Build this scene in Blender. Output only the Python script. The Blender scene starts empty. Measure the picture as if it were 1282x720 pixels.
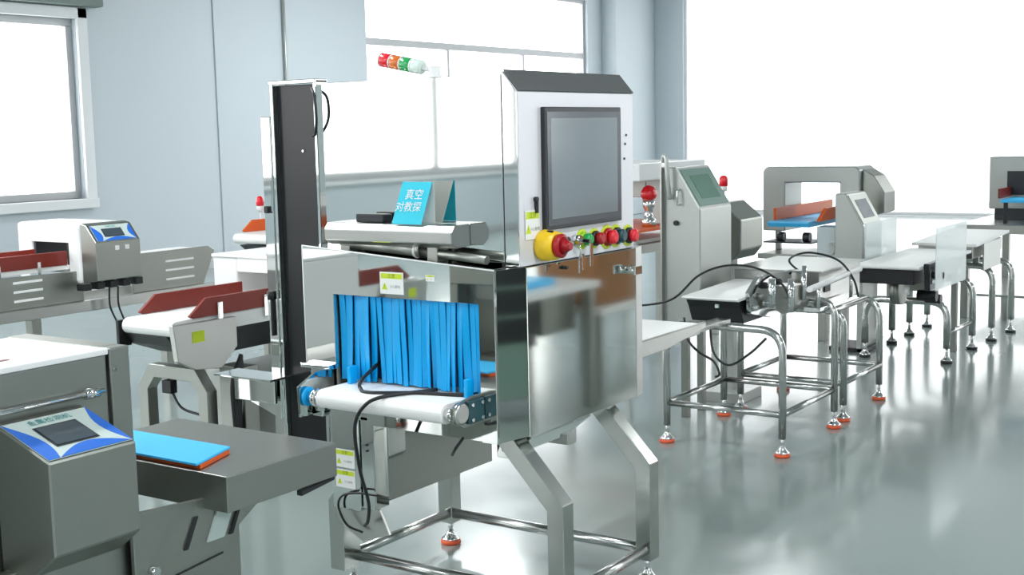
import bpy, bmesh, math, random
from mathutils import Vector, Matrix
random.seed(7)
sc = bpy.context.scene
C = sc.collection
PI = math.pi

# ---------------------------------------------------------------- camera
HEAD, PITCH, ROLL = math.radians(34.2), math.radians(6.95), math.radians(1.26)
fw = Vector((math.cos(HEAD)*math.cos(PITCH), math.sin(HEAD)*math.cos(PITCH), -math.sin(PITCH)))
r0 = Vector((math.sin(HEAD), -math.cos(HEAD), 0)); u0 = r0.cross(fw)
cR = r0*math.cos(ROLL) - u0*math.sin(ROLL)
cU = r0*math.sin(ROLL) + u0*math.cos(ROLL)
cam = bpy.data.objects.new('camera', bpy.data.cameras.new('camera'))
C.objects.link(cam)
m = Matrix.Identity(4)
for i in range(3):
    m[i][0], m[i][1], m[i][2] = cR[i], cU[i], -fw[i]
m.translation = (0, 0, 1.6)
cam.matrix_world = m
cam.data.sensor_width = 36; cam.data.lens = 1600/1282*36
cam.data.clip_end = 200
sc.camera = cam

# ---------------------------------------------------------------- world, exposure
w = bpy.data.worlds.new('overcast_sky'); sc.world = w; w.use_nodes = True
bg = w.node_tree.nodes['Background']
bg.inputs[0].default_value = (0.99, 1.0, 1.0, 1); bg.inputs[1].default_value = 3.4
sc.view_settings.view_transform = 'Standard'
sc.view_settings.look = 'None'
sc.view_settings.gamma = 1
sc.view_settings.use_curve_mapping = False
sc.view_settings.exposure = 0.5
sc.cycles.max_bounces = 8
sc.cycles.glossy_bounces = 5
sc.cycles.transparent_max_bounces = 8
sc.cycles.sample_clamp_indirect = 6
sc.cycles.caustics_reflective = True
sc.cycles.blur_glossy = 1.0
sc.cycles.caustics_refractive = False

# room extents
RX0, RX1, RY0, RY1, RZ = -14.0, 22.1, -9.0, 11.9, 4.3
# unseen ceiling panels added as fill lighting (their builder is fill_light below)
LAMP_W = 85

# ---------------------------------------------------------------- materials
def s2l(c):
    return tuple((x/255/12.92 if x/255 <= .04045 else ((x/255+.055)/1.055)**2.4) for x in c) + (1,)
def mat(name, rgb, rough=.5, metal=0, bump=0, bscale=40, stretch=None, var=0, coat=0, emis=0, alpha=None, trans=0, rvar=0):
    M = bpy.data.materials.new(name); M.use_nodes = True
    nt = M.node_tree; b = nt.nodes['Principled BSDF']
    b.inputs['Base Color'].default_value = s2l(rgb)
    b.inputs['Roughness'].default_value = rough
    b.inputs['Metallic'].default_value = metal
    if coat: b.inputs['Coat Weight'].default_value = coat; b.inputs['Coat Roughness'].default_value = .08
    if trans: b.inputs['Transmission Weight'].default_value = trans
    if emis:
        b.inputs['Emission Color'].default_value = s2l(rgb); b.inputs['Emission Strength'].default_value = emis
    if alpha is not None: b.inputs['Alpha'].default_value = alpha
    if bump or var or rvar:
        tc = nt.nodes.new('ShaderNodeTexCoord'); mp = nt.nodes.new('ShaderNodeMapping')
        if stretch: mp.inputs['Scale'].default_value = stretch
        nz = nt.nodes.new('ShaderNodeTexNoise'); nz.inputs['Scale'].default_value = bscale
        nz.inputs['Detail'].default_value = 4
        nt.links.new(tc.outputs['Object'], mp.inputs[0]); nt.links.new(mp.outputs[0], nz.inputs['Vector'])
        if bump:
            bp = nt.nodes.new('ShaderNodeBump'); bp.inputs['Strength'].default_value = bump; bp.inputs['Distance'].default_value = .01
            nt.links.new(nz.outputs['Fac'], bp.inputs['Height']); nt.links.new(bp.outputs[0], b.inputs['Normal'])
        if var:
            mx = nt.nodes.new('ShaderNodeMix'); mx.data_type = 'RGBA'
            a = s2l(rgb); mx.inputs[6].default_value = tuple(v*(1-var) for v in a[:3])+(1,)
            mx.inputs[7].default_value = tuple(min(1, v*(1+var)) for v in a[:3])+(1,)
            nt.links.new(nz.outputs['Fac'], mx.inputs[0]); nt.links.new(mx.outputs[2], b.inputs['Base Color'])
        if rvar:
            mr = nt.nodes.new('ShaderNodeMapRange'); mr.inputs[3].default_value = max(0, rough-rvar); mr.inputs[4].default_value = rough+rvar
            nt.links.new(nz.outputs['Fac'], mr.inputs[0]); nt.links.new(mr.outputs[0], b.inputs['Roughness'])
    return M
mirror = mat('mirror_steel', (218, 221, 218), .03, 1, bump=.006, bscale=1.6, rvar=.012)
door_m = mat('polished_door_steel', (216, 219, 214), .06, 1, bump=.006, bscale=1.4, rvar=.02)
leg_m = mat('semi_polished_leg_steel', (186, 188, 184), .2, 1, bump=.02, bscale=8, rvar=.05)
pipe = mat('polished_pipe_steel', (200, 201, 198), .2, 1)
steel = mat('satin_steel', (190, 190, 186), .28, 1, bump=.02, bscale=60, stretch=(1, 1, 12), var=.05)
dull = mat('brushed_steel', (158, 160, 154), .38, 1, bump=.03, bscale=70, stretch=(1, 1, 14), var=.07)
front_steel = mat('filmed_front_steel', (220, 220, 224), .36, .2, bump=.01, bscale=90)
grey_paint = mat('grey_enamel', (180, 183, 179), .32, .5, var=.04)
chrome = mat('chrome', (225, 225, 225), .06, 1)
white_belt = mat('white_pvc_belt', (236, 236, 234), .45, var=.02, bscale=30)
white_paint = mat('white_powder_coat', (232, 232, 232), .35)
black = mat('black_rubber', (22, 23, 25), .45)
blackgl = mat('black_panel', (9, 11, 15), .28, var=.2, bscale=5)
curtain_m = mat('blue_curtain_rubber', (6, 170, 238), .32, var=.08, bscale=12)
blue_belt = mat('blue_belt', (70, 196, 255), .4)
cyan = mat('cyan_card', (20, 200, 225), .5)
paper = mat('white_paper', (238, 238, 236), .6)
greytxt = mat('grey_print', (135, 140, 150), .6)
yel = mat('yellow_print', (205, 222, 40), .5)
olive = mat('olive_print', (120, 135, 20), .5)
redguide = mat('dark_red_urethane', (122, 36, 26), .35, var=.1, bscale=9)
orange = mat('orange_urethane', (226, 96, 30), .4, var=.06, bscale=9)
padm = mat('orange_rubber_pad', (222, 92, 52), .5)
red = mat('red_lamp_plastic', (226, 20, 40), .25, coat=.5)
redbtn = mat('red_button_plastic', (164, 16, 28), .3)
green = mat('green_lamp_plastic', (20, 160, 80), .25, coat=.5)
amber = mat('amber_lamp_plastic', (216, 110, 30), .25, coat=.5)
yellow = mat('yellow_switch_plastic', (238, 196, 30), .35)
clear_w = mat('clear_lamp_lens', (215, 232, 222), .2)
screen = mat('display_glass', (122, 130, 134), .12, coat=.8)
lcd = mat('lcd_glass', (62, 74, 84), .15, coat=.6)
lcd_g = mat('green_lcd', (98, 140, 120), .2, coat=.5)
bezel = mat('dark_bezel', (46, 48, 52), .35, .3)
bluep = mat('blue_faceplate', (38, 108, 210), .35)
tealp = mat('teal_faceplate', (112, 146, 134), .35)
pale = mat('pale_faceplate', (198, 212, 208), .4)
tealtxt = mat('teal_print', (40, 140, 140), .5)
wall_m = mat('pale_blue_grey_wall', (196, 205, 211), .5, var=.015, bscale=1.2)
dado = mat('window_frame_grey', (178, 180, 182), .4, .2)
wframe = mat('white_window_frame', (226, 228, 230), .4)
ceil_m = mat('ceiling_grey', (178, 182, 184), .8)
carton = mat('brown_cardboard', (150, 104, 66), .8, var=.1, bscale=6)
greenplate = mat('dark_green_plate', (30, 70, 78), .4)
blind = mat('grey_green_blind', (128, 140, 136), .7)
acr = bpy.data.materials.new('frosted_acrylic'); acr.use_nodes = True
nt = acr.node_tree; nt.nodes.clear()
o_ = nt.nodes.new('ShaderNodeOutputMaterial'); mx = nt.nodes.new('ShaderNodeMixShader'); t_ = nt.nodes.new('ShaderNodeBsdfTransparent')
p_ = nt.nodes.new('ShaderNodeBsdfPrincipled'); p_.inputs['Base Color'].default_value = s2l((225, 236, 234)); p_.inputs['Roughness'].default_value = .15
mx.inputs[0].default_value = .62
nt.links.new(t_.outputs[0], mx.inputs[1]); nt.links.new(p_.outputs[0], mx.inputs[2]); nt.links.new(mx.outputs[0], o_.inputs[0])
gls = bpy.data.materials.new('window_glass'); gls.use_nodes = True
nt = gls.node_tree; nt.nodes.clear()
o_ = nt.nodes.new('ShaderNodeOutputMaterial'); mx = nt.nodes.new('ShaderNodeMixShader'); t_ = nt.nodes.new('ShaderNodeBsdfTransparent')
p_ = nt.nodes.new('ShaderNodeBsdfGlossy'); p_.inputs['Roughness'].default_value = .02
mx.inputs[0].default_value = .06
nt.links.new(t_.outputs[0], mx.inputs[1]); nt.links.new(p_.outputs[0], mx.inputs[2]); nt.links.new(mx.outputs[0], o_.inputs[0])
tint = gls.copy(); tint.name = 'dimming_window_tint'  # tint added to dim the daylight through the right window
for n in tint.node_tree.nodes:
    if n.type == 'MIX_SHADER': n.inputs[0].default_value = .015
    if n.type == 'BSDF_TRANSPARENT': n.inputs[0].default_value = (.74, .745, .75, 1)
# epoxy floor
floor_m = bpy.data.materials.new('grey_green_epoxy'); floor_m.use_nodes = True
nt = floor_m.node_tree; b = nt.nodes['Principled BSDF']
tc = nt.nodes.new('ShaderNodeTexCoord')
n1 = nt.nodes.new('ShaderNodeTexNoise'); n1.inputs['Scale'].default_value = .55; n1.inputs['Detail'].default_value = 5
n2 = nt.nodes.new('ShaderNodeTexNoise'); n2.inputs['Scale'].default_value = 3; n2.inputs['Detail'].default_value = 6
cr = nt.nodes.new('ShaderNodeMix'); cr.data_type = 'RGBA'
cr.inputs[6].default_value = s2l((134, 148, 145)); cr.inputs[7].default_value = s2l((148, 161, 158))
mr = nt.nodes.new('ShaderNodeMapRange'); mr.inputs[1].default_value = .3; mr.inputs[2].default_value = .7
mr.inputs[3].default_value = .15; mr.inputs[4].default_value = .21
bp = nt.nodes.new('ShaderNodeBump'); bp.inputs['Strength'].default_value = .004; bp.inputs['Distance'].default_value = .005
for n in (n1, n2): nt.links.new(tc.outputs['Object'], n.inputs['Vector'])
nt.links.new(n1.outputs['Fac'], cr.inputs[0]); nt.links.new(cr.outputs[2], b.inputs['Base Color'])
nt.links.new(n2.outputs['Fac'], mr.inputs[0]); nt.links.new(mr.outputs[0], b.inputs['Roughness'])
nt.links.new(n2.outputs['Fac'], bp.inputs['Height']); nt.links.new(bp.outputs[0], b.inputs['Normal'])
b.inputs['Coat Weight'].default_value = .4; b.inputs['Coat Roughness'].default_value = .08

# ---------------------------------------------------------------- mesh builder
class B:
    def __init__(s): s.bm = bmesh.new()
    def _merge(s, t, smooth=False):
        if smooth:
            for f in t.faces: f.smooth = True
        me = bpy.data.meshes.new('tmp'); t.to_mesh(me); t.free(); s.bm.from_mesh(me); bpy.data.meshes.remove(me)
    def box(s, x0, x1, y0, y1, z0, z1, bev=.003):
        t = bmesh.new(); bmesh.ops.create_cube(t, size=1)
        for v in t.verts:
            v.co = Vector(((x0+x1)/2+v.co.x*(x1-x0), (y0+y1)/2+v.co.y*(y1-y0), (z0+z1)/2+v.co.z*(z1-z0)))
        bev = min(bev, .2*min(abs(x1-x0), abs(y1-y0), abs(z1-z0)))
        if bev > 0: bmesh.ops.bevel(t, geom=t.edges[:], offset=bev, segments=2, profile=.5, affect='EDGES')
        s._merge(t); return s
    def prism(s, poly, axis, a, b, bev=.002):
        t = bmesh.new()
        def P(u, v, k):
            return {'x': (k, u, v), 'y': (u, k, v), 'z': (u, v, k)}[axis]
        lo = [t.verts.new(P(u, v, a)) for u, v in poly]; hi = [t.verts.new(P(u, v, b)) for u, v in poly]
        n = len(poly)
        t.faces.new(lo[::-1]); t.faces.new(hi)
        for i in range(n): t.faces.new((lo[i], lo[(i+1) % n], hi[(i+1) % n], hi[i]))
        bmesh.ops.recalc_face_normals(t, faces=t.faces[:])
        if bev > 0: bmesh.ops.bevel(t, geom=t.edges[:], offset=bev, segments=1, affect='EDGES')
        s._merge(t); return s
    def quadplate(s, pts, th):
        """plate on four world points, thickness th along its normal"""
        p = [Vector(q) for q in pts]; n = (p[1]-p[0]).cross(p[2]-p[0]).normalized()*th
        t = bmesh.new(); a = [t.verts.new(q) for q in p]; b2 = [t.verts.new(q+n) for q in p]
        k = len(p); t.faces.new(a[::-1]); t.faces.new(b2)
        for i in range(k): t.faces.new((a[i], a[(i+1) % k], b2[(i+1) % k], b2[i]))
        bmesh.ops.recalc_face_normals(t, faces=t.faces[:]); s._merge(t); return s
    def cyl(s, p0, p1, r, r2=None, n=20, cap=True):
        p0, p1 = Vector(p0), Vector(p1); d = p1-p0; L = d.length; r2 = r if r2 is None else r2
        q = d.to_track_quat('Z', 'Y').to_matrix()
        t = bmesh.new(); A = []; D = []
        for i in range(n):
            an = 2*PI*i/n; e = q @ Vector((math.cos(an), math.sin(an), 0))
            A.append(t.verts.new(p0+e*r)); D.append(t.verts.new(p1+e*r2))
        for i in range(n):
            f = t.faces.new((A[i], A[(i+1) % n], D[(i+1) % n], D[i])); f.smooth = True
        if cap: t.faces.new(A[::-1]); t.faces.new(D)
        s._merge(t); return s
    def lathe(s, base, prof, n=20, axis=(0, 0, 1)):
        """prof: list of (r, h) along axis from base"""
        for (ra, ha), (rb, hb) in zip(prof[:-1], prof[1:]):
            pass
        base = Vector(base); q = Vector(axis).to_track_quat('Z', 'Y').to_matrix(); t = bmesh.new(); rings = []
        for r, h in prof:
            rings.append([t.verts.new(base+q @ Vector((r*math.cos(2*PI*i/n), r*math.sin(2*PI*i/n), h))) for i in range(n)])
        for a, b2 in zip(rings[:-1], rings[1:]):
            for i in range(n):
                f = t.faces.new((a[i], a[(i+1) % n], b2[(i+1) % n], b2[i])); f.smooth = True
        t.faces.new(rings[0][::-1]); t.faces.new(rings[-1])
        for e in t.edges:
            if len(e.link_faces) == 2 and e.calc_face_angle(0) > .6: e.smooth = False
        s._merge(t); return s
    def tube(s, pts, r, n=12):
        pts = [Vector(p) for p in pts]; t = bmesh.new(); rings = []; ref = None
        for i, p in enumerate(pts):
            d = (pts[min(i+1, len(pts)-1)]-pts[max(i-1, 0)]).normalized()
            if ref is None:
                ref = d.orthogonal().normalized()
            ref = (ref-d*ref.dot(d)).normalized(); bi = d.cross(ref)
            rings.append([t.verts.new(p+(ref*math.cos(2*PI*k/n)+bi*math.sin(2*PI*k/n))*r) for k in range(n)])
        for a, b2 in zip(rings[:-1], rings[1:]):
            for k in range(n):
                f = t.faces.new((a[k], a[(k+1) % n], b2[(k+1) % n], b2[k])); f.smooth = True
        t.faces.new(rings[0][::-1]); t.faces.new(rings[-1]); s._merge(t); return s

def fillet(pts, rad, n=8):
    pts = [Vector(p) for p in pts]; out = [pts[0]]
    for a, b, c in zip(pts[:-2], pts[1:-1], pts[2:]):
        u, v = (a-b).normalized(), (c-b).normalized(); ang = u.angle(v)
        L = min(rad/math.tan(ang/2), (a-b).length*.49, (c-b).length*.49)
        p, q = b+u*L, b+v*L
        for i in range(n+1):
            k = i/n; out.append(p*(1-k)**2+b*2*k*(1-k)+q*k*k)
    out.append(pts[-1]); return out
def smooth_path(pts, n=8):
    P = [Vector(p) for p in pts]; P = [2*P[0]-P[1]]+P+[2*P[-1]-P[-2]]; out = []
    for i in range(1, len(P)-2):
        a, b, c, d = P[i-1:i+3]
        for k in range(n):
            t = k/n
            out.append(.5*((2*b)+(c-a)*t+(2*a-5*b+4*c-d)*t*t+(3*b-a-3*c+d)*t**3))
    out.append(P[-2]); return out

def root_loc(o):
    while o.parent: o = o.parent
    return o.location.copy()
def part(name, b, material, parent=None, label=None):
    me = bpy.data.meshes.new(name)
    bmesh.ops.recalc_face_normals(b.bm, faces=b.bm.faces[:])
    if parent is not None:
        L = root_loc(parent)
        for v in b.bm.verts: v.co -= L
    b.bm.to_mesh(me); b.bm.free(); me.materials.append(material)
    o = bpy.data.objects.new(name, me); C.objects.link(o)
    if parent is not None: o.parent = parent
    if label: o['label'] = label
    return o
def tag(o, label, cat, group=None):
    o['label'] = label; o['category'] = cat
    if group: o['group'] = group
    return o
def thing(name, label, cat, loc, group=None):
    o = bpy.data.objects.new(name, None); o.empty_display_size = .1; C.objects.link(o); o.location = loc
    return tag(o, label, cat, group)
def single(name, b, material, loc, label, cat, group=None):
    L = Vector(loc)
    for v in b.bm.verts: v.co -= L
    o = part(name, b, material); o.location = L
    return tag(o, label, cat, group)
def struct(name, b, material, parent=None):
    o = part(name, b, material, parent)
    if parent is None: o['kind'] = 'structure'
    return o
def copy_tree(o, parent=None, root=True):
    c = o.copy(); C.objects.link(c); c.parent = parent
    for ch in list(o.children): copy_tree(ch, c, False)
    return c
_tc = {}
def lettering(txt, size, origin, ux, uy, material, parent, lift=.0008, name='lettering', label=None):
    """flat print: text centred on origin, ux right, uy up"""
    cu = bpy.data.curves.new('t', 'FONT'); cu.body = txt; cu.size = size; cu.align_x = 'CENTER'; cu.align_y = 'CENTER'
    cu.resolution_u = 3
    to = bpy.data.objects.new('t', cu); C.objects.link(to)
    bpy.context.view_layer.update()
    me = bpy.data.meshes.new_from_object(to.evaluated_get(bpy.context.evaluated_depsgraph_get()))
    bpy.data.objects.remove(to)
    ux, uy = Vector(ux).normalized(), Vector(uy).normalized(); nn = ux.cross(uy)
    L = root_loc(parent); O = Vector(origin)+nn*lift-L
    for v in me.vertices: v.co = O+ux*v.co.x+uy*v.co.y
    me.materials.clear(); me.materials.append(material); me.name = name
    o = bpy.data.objects.new(name, me); C.objects.link(o); o.parent = parent
    if label: o['label'] = label
    return o
def plate(name, origin, ux, uy, pts, th, material, parent, label=None):
    """thin plate in plane (origin, ux, uy); pts in 2D, rises th along the normal"""
    ux, uy = Vector(ux).normalized(), Vector(uy).normalized(); O = Vector(origin)
    b = B(); b.quadplate([O+ux*u+uy*v for u, v in pts], th)
    return part(name, b, material, parent, label)
def rect(wd, h): return [(-wd/2, -h/2), (wd/2, -h/2), (wd/2, h/2), (-wd/2, h/2)]
def warning_label(origin, ux, uy, wd, h, parent, label='white and yellow warning sticker'):
    p = plate('warning_label', origin, ux, uy, rect(wd, h), .0008, paper, parent, label)
    ux, uy = Vector(ux).normalized(), Vector(uy).normalized(); O = Vector(origin); nn = ux.cross(uy)
    plate('label_band', O+uy*h*.32+nn*.0008, ux, uy, rect(wd*.9, h*.24), .0004, yel, p)
    plate('warning_triangle', O-ux*wd*.3-uy*h*.16+nn*.0008, ux, uy, [(-h*.17, -h*.14), (h*.17, -h*.14), (0, h*.18)], .0004, yel, p)
    lettering('注意', h*.22, O+uy*h*.32, ux, uy, olive, p, .0015)
    lettering('!', h*.22, O-ux*wd*.3-uy*h*.16, ux, uy, olive, p, .0015)
    lettering('小心触电', h*.15, O+ux*wd*.15-uy*h*.16, ux, uy, greytxt, p, .0015)
    return p
X_, Y_, Z_ = Vector((1, 0, 0)), Vector((0, 1, 0)), Vector((0, 0, 1))

def foot(x, y, parent, top=.1, pad=padm, s=1.0):
    f = part('levelling_foot', B().cyl((x, y, .03), (x, y, top+.02), .009*s, n=10).lathe((x, y, .018), [(.036*s, 0), (.036*s, .006), (.024*s, .014), (.014*s, .03), (.014*s, .036)], 18), chrome, parent)
    part('rubber_pad', B().lathe((x, y, 0), [(.036*s, 0), (.04*s, .006), (.038*s, .018)], 18), pad, f)
    return f
def arch(X, Y0, Y1, zt, parent, pad=padm, r=.019, base=.09, rad=.12):
    part('pipe_arch', B().tube(fillet([(X, Y0, base), (X, Y0, zt), (X, Y1, zt), (X, Y1, base)], rad, 8), r), pipe, parent)
    foot(X, Y0, parent, base, pad); foot(X, Y1, parent, base, pad)

# ================================================================ the room
struct('floor', B().box(RX0, RX1, RY0, RY1, -.12, 0, 0), floor_m)
struct('ceiling', B().box(RX0, RX1, RY0, RY1, RZ, RZ+.12, 0), ceil_m)
ZB, ZT = .97, 3.9
def wall_with_windows(name, axis, k0, k1, a0, a1, wins, nm):
    """axis 'x': wall runs along x between y=k0..k1; wins = [(a, b, zb, zt)]"""
    b = B()
    def bx(u0, u1, z0, z1):
        if u1-u0 < 1e-4: return
        if axis == 'x': b.box(u0, u1, k0, k1, z0, z1, 0)
        else: b.box(k0, k1, u0, u1, z0, z1, 0)
    cur = a0
    for (p, q, zb, zt) in wins:
        bx(cur, p, 0, RZ); bx(p, q, 0, zb); bx(p, q, zt, RZ); cur = q
    bx(cur, a1, 0, RZ)
    return struct(name, b, wall_m)
BW = [(-12.9, -4.6, ZB, 3.9), (-3.2, 2.4, ZB, ZT), (3.8, 9.12, ZB, 2.93), (14.0, 20.1, ZB, ZT)]
wall_with_windows('wall_back', 'x', RY1, RY1+.24, RX0, RX1+.24, BW, 'back')
RW = [(-7.5, 11.0, .02, 4.1)]
wall_with_windows('wall_right', 'y', RX1, RX1+.24, RY0, RY1, RW, 'right')
FW = [(15, 21, 1.0, 3.6)]
wall_with_windows('wall_front', 'x', RY0-.24, RY0, RX0, RX1+.24, FW, 'front')
wall_with_windows('wall_left', 'y', RX0-.24, RX0, RY0, RY1, [(-4, 2, 1.0, 3.4)], 'left')
wi = [0]
def window(axis, k, out, a, b, zb, zt, mull=(), trans=(), fm=dado, ft=.07, gm=None):
    """frame, mullions and panes set into a wall opening; k = room-side face, out = +1/-1 towards outside"""
    wi[0] += 1
    root = bpy.data.objects.new('window_%d' % wi[0], None); C.objects.link(root); root['kind'] = 'structure'
    mid = (a+b)/2; root.location = (mid, k, zb) if axis == 'x' else (k, mid, zb)
    y0, y1 = sorted((k+out*.06, k+out*.14))
    def bx(B_, u0, u1, z0, z1, g=0):
        if axis == 'x': return B_.box(u0, u1, y0+g, y1-g, z0, z1, .004)
        return B_.box(y0+g, y1-g, u0, u1, z0, z1, .004)
    f = B()
    bx(f, a, b, zb, zb+ft); bx(f, a, b, zt-ft, zt); bx(f, a, a+ft, zb+ft, zt-ft); bx(f, b-ft, b, zb+ft, zt-ft)
    part('window_frame', f, fm, root)
    for u in mull: part('mullion', bx(B(), u-ft*.45, u+ft*.45, zb+ft, (trans[0]-.05 if trans else zt-ft)), fm, root)
    for z in trans: part('transom', bx(B(), a+ft, b-ft, z-.05, z+.05), fm, root)
    us = [a+ft*.6]+list(mull)+[b-ft*.6]; zs = [zb+ft*.6]+list(trans)+[zt-ft*.6]
    if trans:
        part('pane', bx(B(), a+ft*.6, b-ft*.6, trans[0], zt-ft*.6, .035), gm or gls, root); zs = zs[:-1]
    for u0, u1 in zip(us[:-1], us[1:]):
        for z0, z1 in zip(zs[:-1], zs[1:]):
            part('pane', bx(B(), u0, u1, z0, z1, .035), gm or gls, root)
    s = B()
    if axis == 'x': s.box(a-.05, b+.05, min(k, k-out*.06), max(k, k+out*.06), zb-.05, zb, .005)
    else: s.box(min(k, k-out*.06), max(k, k+out*.06), a-.05, b+.05, zb-.05, zb, .005)
    part('window_sill', s, wframe, root)
    return root
window('x', RY1, 1, *BW[0], mull=(-11.4, -9.2), ft=.12)
window('x', RY1, 1, *BW[1], mull=(-1.3, .5))
window('x', RY1, 1, *BW[2], mull=(5.6, 7.3), ft=.08)
window('x', RY1, 1, *BW[3], mull=(16.0, 18.1), trans=(2.92,), ft=.06)
window('y', RX1, 1, *RW[0], fm=wframe, ft=.05, gm=tint)
for wv in FW: window('x', RY0, -1, *wv, mull=((wv[0]+wv[1])/2,))
window('y', RX0, -1, -4, 2, 1.0, 3.4, mull=(-1,))
# casing around the left back window, blind box above it
tr = B().box(9.12, 9.25, RY1-.05, RY1, .9, 3.05, .01).box(3.7, 9.25, RY1-.05, RY1, 2.93, 3.05, .01).box(3.7, 9.25, RY1-.08, RY1, .86, .97, .01)
struct('trim_1', tr, wframe)
struct('trim_2', B().box(3.6, 9.4, RY1-.16, RY1-.0, 3.06, 3.5, .02), blind)
struct('trim_3', B().cyl((12.34, RY1-.03, 0), (12.34, RY1-.03, RZ), .022, n=12), grey_paint)
struct('trim_4', B().box(11.13, 11.2, RY1-.02, RY1, 0, RZ, .004), wall_m)
struct('wall_column', B().box(20.6, RX1, RY1-.3, RY1, 0, RZ, .01), wall_m)
struct('baseboard_back', B().box(RX0, 20.6, RY1-.015, RY1, 0, .1, .003), dado)

cl0 = None  # unseen ceiling lamps, added to brighten the room
for i, (x, y) in enumerate([(x, y) for x in (-9, -2, 3, 12.5, 18.5) for y in (-5.5, -.5, 5.2, 9) if not (x > 15 and y > 0)]):
    if cl0 is None:
        cl0 = thing('fill_light', '', 'ceiling light', (x, y, RZ-.09))
        part('light_housing', B().box(x-.75, x+.75, y-.16, y+.16, RZ-.07, RZ-.001, .01), white_paint, cl0)
        part('light_diffuser', B().box(x-.72, x+.72, y-.13, y+.13, RZ-.085, RZ-.071, .004), mat('fill_diffuser', (245, 250, 255), .5, emis=6), cl0)
        c = cl0
    else:
        c = copy_tree(cl0)
    c.location = (x, y, RZ-.09)
    tag(c, 'unseen white fill light panel added under the ceiling', 'ceiling light', 'added fill lights')
    la = bpy.data.lights.new('fill_lamp', 'AREA'); la.shape = 'RECTANGLE'; la.size = 1.4; la.size_y = .24; la.energy = LAMP_W; la.color = (.96, .99, 1)
    lo = bpy.data.objects.new('fill_lamp', la); C.objects.link(lo); lo.location = (x, y, RZ-.1)

# ================================================================ main x-ray inspection machine
R = thing('inspection_machine', 'large mirror-polished steel inspection machine with touch screen and blue strip curtain', 'machine', (3.55, 2.5, 0))
# --- lower shell
part('lower_shell', B().box(3.13, 4.0, 2.91, 2.955, .66, 1.19).box(3.94, 4.0, 2.2, 2.9, .86, 1.19).box(3.15, 4.0, 2.2, 2.9, .66, .675).box(3.15, 4.0, 2.2, 2.9, 1.17, 1.188)
     .box(3.24, 4.0, 2.19, 2.215, .66, 1.19), mirror, R)
part('tunnel_panel', B().prism([(2.955, .85), (2.955, 1.24), (2.18, 1.188), (2.18, .655), (2.24, .655), (2.24, 1.083), (2.825, 1.083), (2.825, .85)], 'x', 3.112, 3.13, .0015), mirror, R)
part('panel_edge_glint', B().cyl((3.112, 2.955, 1.24), (3.112, 2.18, 1.188), .0025, n=8).cyl((3.112, 2.955, 1.24), (3.112, 2.955, .85), .002, n=8), white_paint, R)  # white beading paints the glint that the polished panel edges catch
part('panel_lip', B().box(3.08, 3.13, 2.825, 2.955, .835, .85), chrome, R)
part('tunnel_lining', B().box(3.135, 3.9, 2.83, 2.845, .7, 1.1).box(3.135, 3.9, 2.22, 2.232, .7, 1.1).box(3.135, 3.9, 2.235, 2.83, 1.1, 1.11), dull, R)
part('corner_panel', B().prism([(3.115, 2.182), (3.243, 2.152), (3.25, 2.17), (3.13, 2.2)], 'z', .657, 1.188, .001), door_m, R)
dr = part('front_door', B().box(3.246, 3.94, 2.15, 2.185, .655, 1.186, .002), door_m, R)
part('side_post', B().prism([(3.945, 2.152), (4.03, 2.175), (4.03, 2.2), (3.945, 2.19)], 'z', .65, 1.186, .001), steel, R)
part('door_latch', B().cyl((3.88, 2.15, 1.115), (3.88, 2.11, 1.115), .014).box(3.855, 3.905, 2.105, 2.115, 1.1, 1.13), chrome, dr)
part('door_hook', B().cyl((3.46, 2.15, 1.165), (3.46, 2.135, 1.165), .006), black, dr)
part('ledge', B().prism([(2.955, 1.236), (2.18, 1.184), (2.18, 1.176), (2.955, 1.226)], 'x', 3.13, 3.3, 0), mirror, R)
part('gas_strut', B().cyl((3.165, 2.82, 1.252), (3.165, 2.5, 1.231), .018).cyl((3.165, 2.5, 1.231), (3.165, 2.24, 1.213), .014).cyl((3.165, 2.505, 1.236), (3.165, 2.49, 1.236), .024), dull, R)
part('strut_tip', B().lathe((3.165, 2.505, 1.2315), [(.02, 0), (.023, .004), (.02, .012)], 16, (0, 1, 0)), white_paint, R)
# --- housing box with chamfered ends under the tent card
hb = part('housing_box', B().prism([(3.12, 1.262), (3.118, 1.298), (3.135, 1.318), (3.218, 1.318), (3.218, 1.25), (3.15, 1.245)], 'y', 2.34, 2.86, .003), steel, R)
for y in (2.42, 2.78): part('housing_bracket', B().box(3.15, 3.21, y, y+.04, 1.2, 1.25), dull, R)
plate('housing_sticker', (3.1235, 2.62, 1.27), -Y_, Z_+X_*.06, rect(.07, .022), .0008, yel, hb)
# --- console
part('console_cabinet', B().box(3.22, 3.94, 2.214, 2.94, 1.2, 1.775, .002), mirror, R)
con = part('console_front', B().prism([(2.204, 1.19), (2.152, 1.19), (2.15, 1.72), (2.204, 1.782), (2.208, 1.782)], 'x', 3.215, 3.93, .0015), front_steel, R)
part('console_side_plate', B().prism([(2.203, 1.192), (2.154, 1.192), (2.152, 1.718), (2.203, 1.779)], 'x', 3.211, 3.2145, 0), mirror, R)
part('gasket', B().box(3.228, 3.93, 2.205, 2.214, 1.2, 1.77, 0), black, R)
part('console_hood', B().quadplate([(3.216, 2.147, 1.722), (3.929, 2.147, 1.722), (3.929, 2.2015, 1.786), (3.216, 2.2015, 1.786)], .002), mat('hood_reflection_grey', (104, 106, 106), .45, .4), R, 'slanted hood with dark ceiling reflection painted in grey')  # grey colour stands in for the dark ceiling mirrored in the steel
part('console_base_joint', B().box(3.215, 3.935, 2.16, 2.22, 1.187, 1.2, 0), black, R)
sf = part('screen_frame', B().box(3.34, 3.82, 2.135, 2.152, 1.292, 1.674, .004), bezel, R, 'dark grey screen bezel')
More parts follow.
